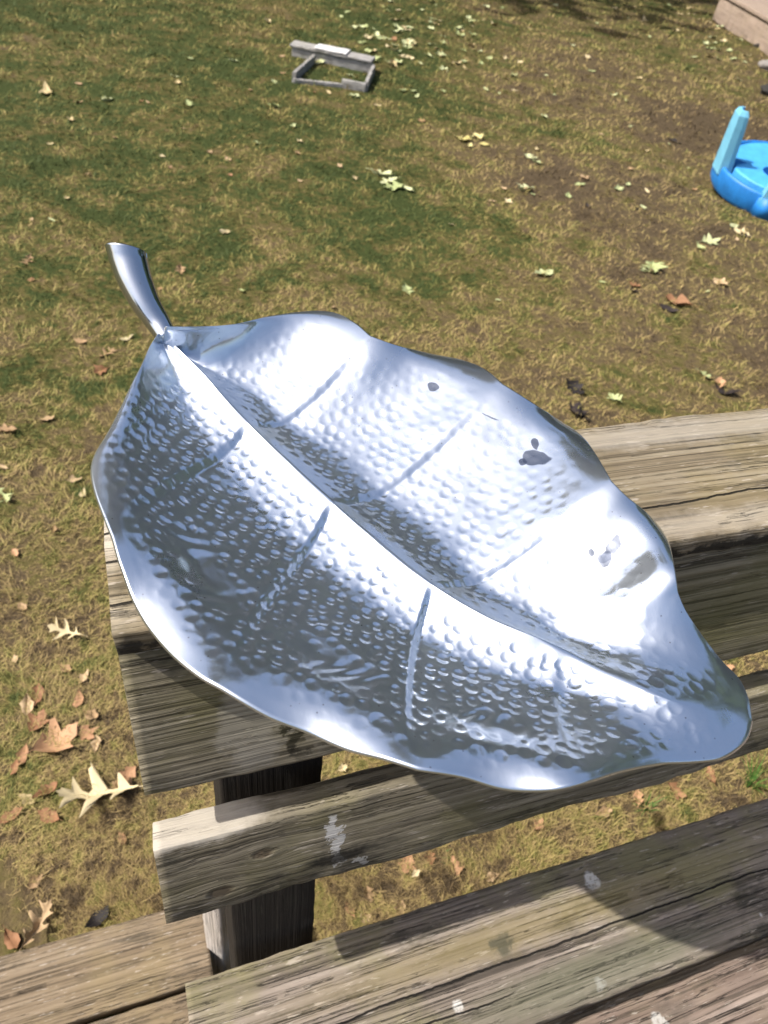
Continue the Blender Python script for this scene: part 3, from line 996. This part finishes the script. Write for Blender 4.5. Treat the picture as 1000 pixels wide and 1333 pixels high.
fallen(128, 1030, 100, 'oak', 'cream', 1, 3.0, 'large pale cream lobed oak leaf lying beside the bench end', 0.03)
fallen(86, 822, 48, 'oak', 'cream', 1, 2.6, 'pale cream star shaped oak leaf lying alone on dry grass', 0.025)
fallen(48, 1205, 62, 'oak', 'tan', 2, 1.0, 'curled tan brown leaf lying against the deck edge', 0.03)
fallen(128, 1196, 36, 'oval', 'dark', 2, 0.6, 'dark curled leaf lying against the deck edge', 0.02)
fallen(75, 965, 62, 'lobe', 'brown', 2, 0.5, 'big crumpled reddish brown leaf lying beside smaller brown leaves')
for a in ((138, 460, 30, 'oak', 'tan'), (130, 482, 22, 'lobe', 'brown'), (105, 444, 20, 'oval', 'tan'), (165, 440, 20, 'oval', 'cream'), (60, 545, 22, 'oval', 'tan'), (8, 560, 26, 'lobe', 'tan'),
          (36, 338, 27, 'oak', 'tan'), (235, 352, 18, 'lobe', 'tan'), (4, 608, 14, 'oval', 'tan'), (95, 625, 22, 'oval', 'tan'), (108, 643, 16, 'oval', 'cream'), (6, 645, 34, 'oak', 'green'),
          (48, 905, 34, 'oval', 'brown'), (102, 912, 26, 'oval', 'brown'), (110, 882, 22, 'oval', 'tan'), (35, 918, 30, 'oval', 'tan'), (50, 940, 34, 'lobe', 'brown'), (112, 955, 30, 'lobe', 'brown'),
          (118, 930, 26, 'oval', 'tan'), (125, 968, 24, 'oval', 'tan'), (20, 858, 14, 'oval', 'tan'), (30, 985, 30, 'oval', 'brown'), (35, 1040, 24, 'oval', 'cream'), (65, 1062, 34, 'oval', 'brown'),
          (15, 1062, 32, 'oval', 'brown'), (60, 1030, 34, 'oval', 'brown'), (165, 1010, 30, 'lobe', 'brown'), (150, 1028, 28, 'lobe', 'tan'), (45, 1150, 26, 'oval', 'tan'), (160, 1092, 20, 'oval', 'brown'),
          (15, 1225, 34, 'oval', 'brown'), (20, 1000, 22, 'oval', 'brown'), (85, 870, 22, 'oval', 'tan'), (30, 790, 18, 'oval', 'tan'), (70, 690, 16, 'oval', 'tan'), (20, 720, 18, 'oval', 'brown'),
          # farther out
          (60, 120, 30, 'oval', 'cream'), (92, 156, 14, 'lobe', 'cream'), (140, 130, 18, 'lobe', 'green'), (102, 133, 12, 'oval', 'tan'), (247, 76, 14, 'oval', 'green'), (232, 107, 13, 'oval', 'cream'),
          (246, 135, 16, 'lobe', 'green'), (356, 138, 18, 'lobe', 'green'), (65, 187, 10, 'oval', 'cream'), (297, 207, 14, 'oval', 'tan'), (292, 302, 16, 'oval', 'cream'), (530, 378, 22, 'lobe', 'green'),
          (708, 356, 30, 'lobe', 'green'), (683, 246, 28, 'lobe', 'green'), (850, 350, 34, 'lobe', 'green'), (838, 352, 22, 'oak', 'green'), (925, 314, 30, 'lobe', 'green'), (912, 322, 22, 'oval', 'green'),
          (498, 228, 36, 'lobe', 'green'), (512, 244, 30, 'lobe', 'green'), (488, 222, 18, 'oval', 'cream'), (532, 246, 22, 'oval', 'green'), (506, 236, 26, 'lobe', 'green'),
          (605, 182, 26, 'lobe', 'yellow'), (622, 178, 24, 'lobe', 'yellow'), (630, 188, 18, 'oval', 'yellow'), (594, 178, 16, 'oval', 'yellow'), (612, 190, 14, 'oval', 'yellow'),
          (882, 394, 40, 'oval', 'brown'), (870, 402, 26, 'oval', 'dark'), (826, 371, 18, 'lobe', 'brown'), (825, 378, 16, 'oval', 'dark'), (938, 368, 24, 'lobe', 'tan'), (748, 506, 32, 'lobe', 'dark'), (750, 536, 36, 'lobe', 'dark'),  # dark leaf beside the first brown one put in for its shadow
          (760, 543, 24, 'oval', 'dark'), (746, 530, 16, 'oval', 'tan'), (920, 490, 26, 'lobe', 'green'), (945, 510, 34, 'oval', 'dark'), (936, 500, 26, 'oval', 'brown'), (800, 518, 24, 'lobe', 'green'),
          (655, 245, 14, 'oval', 'tan'), (662, 262, 14, 'oval', 'cream'), (690, 205, 22, 'lobe', 'green'), (700, 212, 18, 'lobe', 'green'), (640, 262, 12, 'oval', 'tan'), (765, 268, 14, 'oval', 'dark'),
          (830, 272, 10, 'oval', 'dark'), (818, 240, 14, 'oval', 'green'), (740, 255, 18, 'oval', 'green'), (760, 232, 16, 'lobe', 'tan'), (755, 240, 14, 'oval', 'green'), (805, 246, 16, 'lobe', 'green'),
          (965, 303, 22, 'lobe', 'cream'), (955, 294, 16, 'oval', 'green'), (970, 306, 16, 'oval', 'dark'), (700, 195, 12, 'oval', 'cream'), (783, 174, 10, 'oval', 'tan'), (840, 196, 14, 'oval', 'cream'),
          (878, 184, 22, 'oval', 'dark'), (985, 20, 10, 'oval', 'dark')):
    fallen(a[0], a[1], a[2], a[3], a[4], random.choice((1, 1, 2, 2)))
# pale leaves drifted thick beside the grey frame and on toward the far timber
for (cx, cy, sx, sy, n, sz) in ((515, 60, 42, 26, 46, 17), (600, 45, 50, 22, 26, 13), (930, 62, 22, 18, 20, 12), (850, 25, 60, 14, 14, 11), (690, 110, 70, 40, 22, 12), (450, 150, 90, 60, 10, 12), (560, 20, 90, 12, 14, 11)):
    for _ in range(n):
        fallen(min(998, random.gauss(cx, sx)), max(2, random.gauss(cy, sy)), sz * random.uniform(0.6, 1.2), random.choice(('lobe', 'oval', 'lobe')), random.choice(('green', 'green', 'cream')), random.choice((1, 2)))
for _ in range(55):
    fallen(random.uniform(0, 1000), random.uniform(5, 420), random.uniform(7, 13), random.choice(('oval', 'lobe')), random.choice(('tan', 'cream', 'tan', 'green', 'brown')), 1)
# leaves seen through the gap above the seat
for (x, y, s_, c) in ((785, 1058, 26, 'tan'), (592, 1128, 26, 'brown'), (640, 1142, 22, 'tan'), (530, 1126, 28, 'brown'), (700, 1075, 24, 'brown'), (520, 1182, 22, 'tan'), (480, 1165, 20, 'tan'), (455, 1185, 22, 'brown'),
                      (880, 1030, 26, 'brown'), (925, 1010, 28, 'brown'), (475, 1195, 18, 'tan'), (940, 868, 28, 'brown'), (560, 1118, 20, 'brown'), (830, 1040, 24, 'brown')):
    fallen(x, y, s_, random.choice(('oval', 'lobe')), c, 2)
fallen(541, 1137, 15, 'oval', 'cream', 1, 0.4, 'tiny white leaf scrap seen through the gap behind the seat', 0.03)
fallen(446, 1000, 14, 'lobe', 'cream', 2, 0.2, 'small white leaf scrap showing between the two back slats', 0.02)


def sprout(px, py, hgt, label):
    """a tuft of green blades"""
    p = at(px, py, LAWN)
    rr = random.Random(int(px))
    V, F = [], []
    for i in range(26):
        a = rr.uniform(0, 6.28); l = hgt * rr.uniform(0.5, 1); b = rr.uniform(0.2, 0.9)
        r0 = rr.uniform(0, 0.015)
        bx, by = r0 * math.cos(a), r0 * math.sin(a)
        dx, dy = math.cos(a), math.sin(a)
        w = 0.0022
        k0 = len(V)
        for q in (0, 0.4, 0.75, 1.0):
            ww = w * (1 - q * 0.9)
            cx, cy, cz = bx + dx * l * b * q * q, by + dy * l * b * q * q, l * (q - 0.35 * b * q * q)
            V += [(cx - dy * ww, cy + dx * ww, cz), (cx + dy * ww, cy - dx * ww, cz)]
        for q in range(3):
            F.append((k0 + 2 * q, k0 + 2 * q + 1, k0 + 2 * q + 3, k0 + 2 * q + 2))
    o = link('grass_tuft', mesh_np('grass_tuft', V, F), GREEN)
    o.location = p
    tag(o, label, 'grass tuft')


GREEN = plain('fresh_grass', (0.06, 0.16, 0.025), 0.6, 0.3, 60)
sprout(975, 1022, 0.09, 'fresh green grass tuft under the far run of the bench seat')
sprout(838, 1055, 0.07, 'small green grass tuft among brown leaves behind the seat')
sprout(560, 1120, 0.05, 'short green grass sprig beside orange leaves behind the seat')

# ------------------------------------------------------------------ grey timber frame on the lawn
GREYWOOD = wood("grey_frame_wood", [(0.30, (0.20, 0.19, 0.18)), (0.50, (0.34, 0.33, 0.32)), (0.75, (0.46, 0.45, 0.44))], algae=0.15, mildew=0.2, grain=0.3)
WHITEWOOD = wood("sunlit_wood", [(0.30, (0.55, 0.54, 0.53)), (0.50, (0.68, 0.67, 0.67)), (0.75, (0.78, 0.78, 0.78))], algae=0.05, mildew=0.1, grain=0.2)


def build_planter():
    H = 0.08
    Z = LAWN + H
    pts = {k: Vector(at(*p, Z)) for k, p in dict(bl=(381, 61), br=(487, 83), al=(409, 70), fl=(383, 93), fr=(477, 106), fm=(446, 100)).items()}
    root = empty('planter_box', (*pts['bl'].xy, LAWN), 0.0)
    tag(root, 'low grey open wooden planter box standing on the far lawn', 'planter')

    def bd(name, p, q, h, t, mat, z0=0.0, flat=False, w=0.1):
        d = q - p
        o = link(name, board_mesh(name, d.length, w if flat else h, t, 0.004, p.x + q.y, 0.004), mat, root)
        o.rotation_euler = Euler((0 if flat else math.pi / 2, 0, math.atan2(d.y, d.x)))
        o.location = (p.x - pts['bl'].x, p.y - pts['bl'].y, z0 + (0 if flat else h / 2))
        return o
    up = (pts['bl'] - pts['fl']).normalized() * 0.06
    bd('back_board', pts['bl'], pts['br'], H, 0.03, GREYWOOD)
    bd('end_board', pts['al'], pts['fl'], H * 0.95, 0.03, GREYWOOD)
    bd('end_board', pts['br'], pts['fr'], H * 0.95, 0.03, GREYWOOD)
    bd('front_board', pts['fm'], pts['fr'], H * 0.85, 0.03, GREYWOOD)
    bd('front_rail', pts['fl'], pts['fm'], 0.035, 0.03, GREYWOOD)
    bd('top_board', pts['bl'] + up, pts['br'] + up, 0, 0.022, GREYWOOD, H + 0.012, True, 0.17)
    d = pts['br'] - pts['bl']
    o = bd('sunlit_board', pts['bl'] + up + d * 0.30, pts['bl'] + up + d * 0.69, 0, 0.012, WHITEWOOD, H + 0.030, True, 0.165)  # sunlit middle of the top board, put in as a white board
    o['label'] = 'added white board for the sunlit middle of the top'


build_planter()

# ------------------------------------------------------------------ blue plastic toy
BLUE = plain('blue_plastic', (0.015, 0.17, 0.50), 0.5, 0.22, 14, spec=0.45)
PALEBLUE = plain('sunlit_blue_plastic', (0.17, 0.47, 0.66), 0.5, 0.10, 14, spec=0.4)
MIDBLUE = plain('sun_faded_blue_plate', (0.06, 0.32, 0.68), 0.55, 0.16, 14, spec=0.4)


def build_toy():
    cpos = at(996, 260, LAWN)
    root = empty('plastic_toy', (cpos[0], cpos[1], LAWN + 0.01), R_(12))
    root.matrix_world = Matrix.Translation((cpos[0], cpos[1], LAWN + 0.055)) @ Matrix.Rotation(R_(8), 4, Vector((0.952, -0.306, 0))) @ Matrix.Rotation(R_(12), 4, 'Z')
    tag(root, 'bright blue plastic toy base with raised posts lying on the lawn', 'toy')
    n = 56

    def shape(a, r):
        return r * (1 + 0.05 * math.cos(2 * a))
    # tub: outer wall, rolled rim, inner wall and floor
    rings = [(0.415, 0.0), (0.435, 0.03), (0.44, 0.14), (0.434, 0.155), (0.42, 0.155), (0.412, 0.14), (0.405, 0.05), (0.37, 0.045), (0.0, 0.045)]
    V, F = [], []
    for (r, z) in rings:
        for k in range(n):
            a = 2 * math.pi * k / n
            V.append((shape(a, r) * math.cos(a), shape(a, r) * math.sin(a), z))
    for i in range(len(rings) - 1):
        for k in range(n):
            k2 = (k + 1) % n
            F.append((i * n + k, i * n + k2, (i + 1) * n + k2, (i + 1) * n + k))
    me = mesh_np('tub', V, F)
    bm = bmesh.new(); bm.from_mesh(me); bmesh.ops.remove_doubles(bm, verts=bm.verts, dist=0.0005); bmesh.ops.recalc_face_normals(bm, faces=bm.faces); bm.to_mesh(me); bm.free()
    link('tub', me, BLUE, root)
    # raised plate with a round hole and a notch, pierced through
    bm = bmesh.new()
    outer, N2 = [], 48
    for k in range(N2):
        a = 2 * math.pi * k / N2
        r = shape(a, 0.372)
        for na in (R_(150), R_(30), R_(270)):
            dd = (a - na + math.pi) % (2 * math.pi) - math.pi
            r -= 0.13 * math.exp(-(dd / 0.11) ** 2)
        outer.append((r * math.cos(a), r * math.sin(a)))
    hole = [(-0.12 + 0.080 * math.cos(2 * math.pi * k / N2), -0.03 + 0.080 * math.sin(2 * math.pi * k / N2)) for k in range(N2)]
    # bridge: triangulate outer ring to hole ring
    vo = [[bm.verts.new((x, y, z)) for x, y in outer] for z in (0.046, 0.162, 0.170)]
    for v in vo[2]:
        v.co.x *= 0.975
        v.co.y *= 0.975
    vh = [[bm.verts.new((x, y, z)) for x, y in hole] for z in (0.046, 0.170)]
    for k in range(N2):
        k2 = (k + 1) % N2
        bm.faces.new((vo[0][k], vo[0][k2], vo[1][k2], vo[1][k]))
        bm.faces.new((vo[1][k], vo[1][k2], vo[2][k2], vo[2][k]))
        bm.faces.new((vo[2][k], vo[2][k2], vh[1][k2], vh[1][k]))
        bm.faces.new((vh[1][k], vh[1][k2], vh[0][k2], vh[0][k]))
    link('plate', from_bm('plate', bm), MIDBLUE, root)

    # posts: tapered channel, outer face painted pale as sunlit, blue hollow inside
    for (ang, hgt, lean) in ((152, 0.40, 0.06), (214, 0.20, 0.03), (20, 0.40, 0.06)):
        a = R_(ang)
        bm = bmesh.new()
        prof0 = [(-0.075, 0.0), (-0.06, -0.05), (0.06, -0.05), (0.075, 0.0), (0.075, 0.035), (0.055, 0.035), (0.045, -0.02), (-0.045, -0.02), (-0.055, 0.035), (-0.075, 0.035)]
        rows = []
        for q in (0, 0.25, 0.5, 0.75, 0.93, 1.0):
            sc = 1 - 0.25 * q - (0.25 if q == 1.0 else 0.05 if q > 0.9 else 0)
            base_r = shape(a, 0.40) + lean * q
            rows.append([bm.verts.new(((base_r - y * sc) * math.cos(a) - x * sc * math.sin(a), (base_r - y * sc) * math.sin(a) + x * sc * math.cos(a), 0.10 + hgt * q)) for x, y in prof0])
        m2 = len(prof0)
        for i in range(len(rows) - 1):
            for k in range(m2):
                bm.faces.new((rows[i][k], rows[i][(k + 1) % m2], rows[i + 1][(k + 1) % m2], rows[i + 1][k]))
        bm.faces.new(rows[-1])
        bm.faces.new(rows[0][::-1])
        for fc in bm.faces:
            fc.material_index = 0
        bm.faces.ensure_lookup_table()
        for i in range(len(rows) - 1):
            for k in (5, 6, 7):
                bm.faces[i * m2 + k].material_index = 1
        po = link('post', from_bm('post', bm, False), PALEBLUE, root)
        po.data.materials.append(BLUE)
        if ang != 214:
            continue
        # foot block under the post
        bm = bmesh.new()
        bmesh.ops.create_cube(bm, size=1.0)
        for v in bm.verts:
            tpr = 1.0 if v.co.z < 0 else 0.85
            v.co = Vector((v.co.x * 0.10 * tpr, v.co.y * 0.17 * tpr, v.co.z * 0.16))
        bmesh.ops.bevel(bm, geom=list(bm.edges), offset=0.025, segments=3, affect='EDGES')
        fb = link('foot', from_bm('foot', bm, True), BLUE, root)
        fb.location = (shape(a, 0.43) * math.cos(a), shape(a, 0.43) * math.sin(a), 0.075)
        fb.rotation_euler = (0, 0, a)


build_toy()

# ------------------------------------------------------------------ far corner: timber edging and stones
PINKWOOD = wood("edging_wood", [(0.30, (0.22, 0.16, 0.125)), (0.50, (0.36, 0.28, 0.225)), (0.75, (0.46, 0.38, 0.32))], algae=0.1, mildew=0.15, grain=0.3)


def build_edging():
    a = at(938, -6, LAWN + 0.30)
    b = at(1006, 33, LAWN + 0.30)
    d = Vector(b - a)
    root = empty('timber_edging', (a[0], a[1], LAWN), math.atan2(d.y, d.x))
    tag(root, 'pinkish brown timber edging box at the far corner of the lawn', 'garden edging')
    L = d.length * 2.2
    for nm, x0, y0, rz, ln in (('front_timber', 0.0, 0.0, 0, L), ('end_timber', 0.06, 0.14, math.pi / 2, 2.2)):
        o = link(nm, board_mesh(nm, ln, 0.12, 0.30, 0.012, 9, 0.006), PINKWOOD, root)
        o.location = (x0, y0 if nm == 'end_timber' else 0.07, 0.15)
        o.rotation_euler = (0, 0, rz)
    o = link('top_plank', board_mesh('top_plank', L, 0.95, 0.05, 0.008, 12, 0.005), PINKWOOD, root)
    o.location = (-0.06, 0.46, 0.326)


build_edging()
STONE = plain('grey_stone', (0.22, 0.205, 0.19), 0.9, 0.45, 18, 0.6)
DARKSTONE = plain('dark_stone', (0.03, 0.028, 0.026), 0.9, 0.5, 18, 0.6)


def rock(px, py, size, mat, label, seed, flat=0.6):
    p = at(px, py, LAWN)
    bm = bmesh.new()
    bmesh.ops.create_icosphere(bm, subdivisions=4, radius=1)
    for v in bm.verts:
        c = v.co.copy()
        q = mnoise.noise(c * 1.3 + Vector((seed, 0, 0))) * 0.35 + mnoise.noise(c * 3.7 + Vector((0, seed, 0))) * 0.13
        v.co = c * (1 + q)
        v.co.z *= flat
    o = link('stone', from_bm('stone', bm, True), mat)
    s_ = size * px_size(p) * 0.5
    o.scale = (s_, s_ * 0.75, s_)
    o.location = (p[0], p[1], LAWN + s_ * flat * 0.55)
    o.rotation_euler = (0, 0, seed)
    tag(o, label, 'stone')


rock(1000, 92, 30, STONE, 'pale grey stone on the grass near the timber edging', 2.0, 0.5)
rock(992, 66, 24, DARKSTONE, 'dark flat stone between the pale stone and timber edging', 5.0, 0.45)
rock(1002, 124, 30, DARKSTONE, 'dark rounded stone beyond the blue plastic toy', 8.0, 0.5)

# ------------------------------------------------------------------ trees round the yard
BARK = plain('bark', (0.10, 0.075, 0.055), 0.95, 0.45, 12, 0.8)
FOL = []
for nm, a, b in (('oak_foliage', (0.030, 0.060, 0.014), (0.075, 0.12, 0.03)), ('maple_foliage', (0.022, 0.048, 0.014), (0.06, 0.10, 0.028))):
    N_ = NT(nm)
    pos = N_.n('ShaderNodeNewGeometry', out=0)
    FOL.append(N_.set(Base_Color=N_.mix(N_.noise(pos, 1.4, 4, 0.7), a, b), Roughness=0.6, Specular_IOR_Level=0.25))


def tree_meshes(seed, H, spread, nleaf=10000):
    rr = random.Random(seed)
    r2 = np.random.default_rng(seed)
    V, F = [], []

    def tube(pts, radii, n=9):
        b0 = len(V)
        for i, (p, r) in enumerate(zip(pts, radii)):
            T = (pts[min(i + 1, len(pts) - 1)] - pts[max(i - 1, 0)]).normalized()
            S = T.orthogonal().normalized()
            U = T.cross(S)
            for k in range(n):
                a = 2 * math.pi * k / n
                V.append(p + (S * math.cos(a) + U * math.sin(a)) * r)
        for i in range(len(pts) - 1):
            for k in range(n):
                k2 = (k + 1) % n
                F.append((b0 + i * n + k, b0 + i * n + k2, b0 + (i + 1) * n + k2, b0 + (i + 1) * n + k))
    tr = [Vector((0.25 * math.sin(q * 2 + seed) * q, 0.2 * math.cos(q * 3 + seed) * q, H * 0.8 * q - 0.1)) for q in np.linspace(0, 1, 9)]
    tube(tr, [H * 0.028 * (1 - 0.85 * q) + 0.02 for q in np.linspace(0, 1, 9)])
    blobs = []
    for i in range(16):
        q = rr.uniform(0.28, 1.0)
        base = tr[min(8, int(q * 8))]
        a = i * 2.4 + rr.uniform(-0.4, 0.4)
        ln = spread * rr.uniform(0.55, 1.0) * (1.15 - 0.65 * q)
        tip = base + Vector((math.cos(a) * ln, math.sin(a) * ln, ln * rr.uniform(0.25, 0.65)))
        midp = base.lerp(tip, 0.5) + Vector((0, 0, 0.12 * ln))
        tube([base, midp, tip], [H * 0.011, H * 0.007, 0.015], 6)
        blobs += [(tip, rr.uniform(0.7, 1.2) * spread * 0.36), (midp.lerp(tip, 0.4), rr.uniform(0.6, 1.0) * spread * 0.32)]
    blobs.append((tr[-1] + Vector((0, 0, H * 0.05)), spread * 0.4))
    trunk = mesh_np('trunk', V, F)
    # crown: small leaf faces in uneven clumps
    bc = np.array([list(b[0]) for b in blobs]); br = np.array([b[1] for b in blobs])
    pick = r2.integers(0, len(blobs), nleaf)
    dirs = r2.normal(size=(nleaf, 3)); dirs /= np.linalg.norm(dirs, axis=1)[:, None]
    rad = r2.random(nleaf) ** 0.45
    cen = bc[pick] + dirs * (rad * br[pick])[:, None] * np.array([1, 1, 0.72])
    s = r2.uniform(0.09, 0.20, nleaf)
    a = r2.normal(size=(nleaf, 3)); a /= np.linalg.norm(a, axis=1)[:, None]
    b = np.cross(a, r2.normal(size=(nleaf, 3))); b /= np.linalg.norm(b, axis=1)[:, None]
    Q = np.empty((nleaf, 4, 3))
    Q[:, 0] = cen - a * s[:, None]
    Q[:, 1] = cen + b * s[:, None] * 0.55
    Q[:, 2] = cen + a * s[:, None]
    Q[:, 3] = cen - b * s[:, None] * 0.55
    crown = bpy.data.meshes.new('crown')
    crown.vertices.add(nleaf * 4)
    crown.vertices.foreach_set('co', Q.reshape(-1))
    crown.loops.add(nleaf * 4)
    crown.loops.foreach_set('vertex_index', np.arange(nleaf * 4, dtype=np.int32))
    crown.polygons.add(nleaf)
    crown.polygons.foreach_set('loop_start', np.arange(0, nleaf * 4, 4, dtype=np.int32))
    crown.update(calc_edges=True)
    return trunk, crown


KINDS = [tree_meshes(3, 9.0, 3.4), tree_meshes(11, 8.0, 3.8)]
for i, (tr_, cr_) in enumerate(KINDS):
    tr_.materials.append(BARK)
    cr_.materials.append(FOL[i])
TREES = [(-8.5, 19.5, 0, 1.9), (-2.0, 18.0, 1, 2.1), (4.0, 19.0, 0, 2.2), (10.5, 21.5, 1, 2.3), (16.5, 23.0, 0, 2.4), (22.0, 17.5, 1, 2.3), (24.5, 10.0, 0, 2.2), (22.0, 3.0, 1, 2.0), (19.0, -4.0, 0, 1.6),
         (0.5, 28.0, 0, 2.4), (9.5, 30.0, 1, 2.5), (-12, 21, 1, 1.3), (24, 22, 0, 1.6), (15, -10, 1, 1.2), (-24, 12, 0, 1.1), (-22, -9, 1, 1.2)]
for i, (x, y, k, s_) in enumerate(TREES):
    root = empty('shade_tree', (x, y, LAWN), i * 1.3)
    root.scale = (s_, s_, s_)
    tag(root, 'leafy green shade tree at the edge of the yard', 'tree', 'trees round the yard')
    link('trunk', KINDS[k][0], None, root)
    link('crown', KINDS[k][1], None, root)
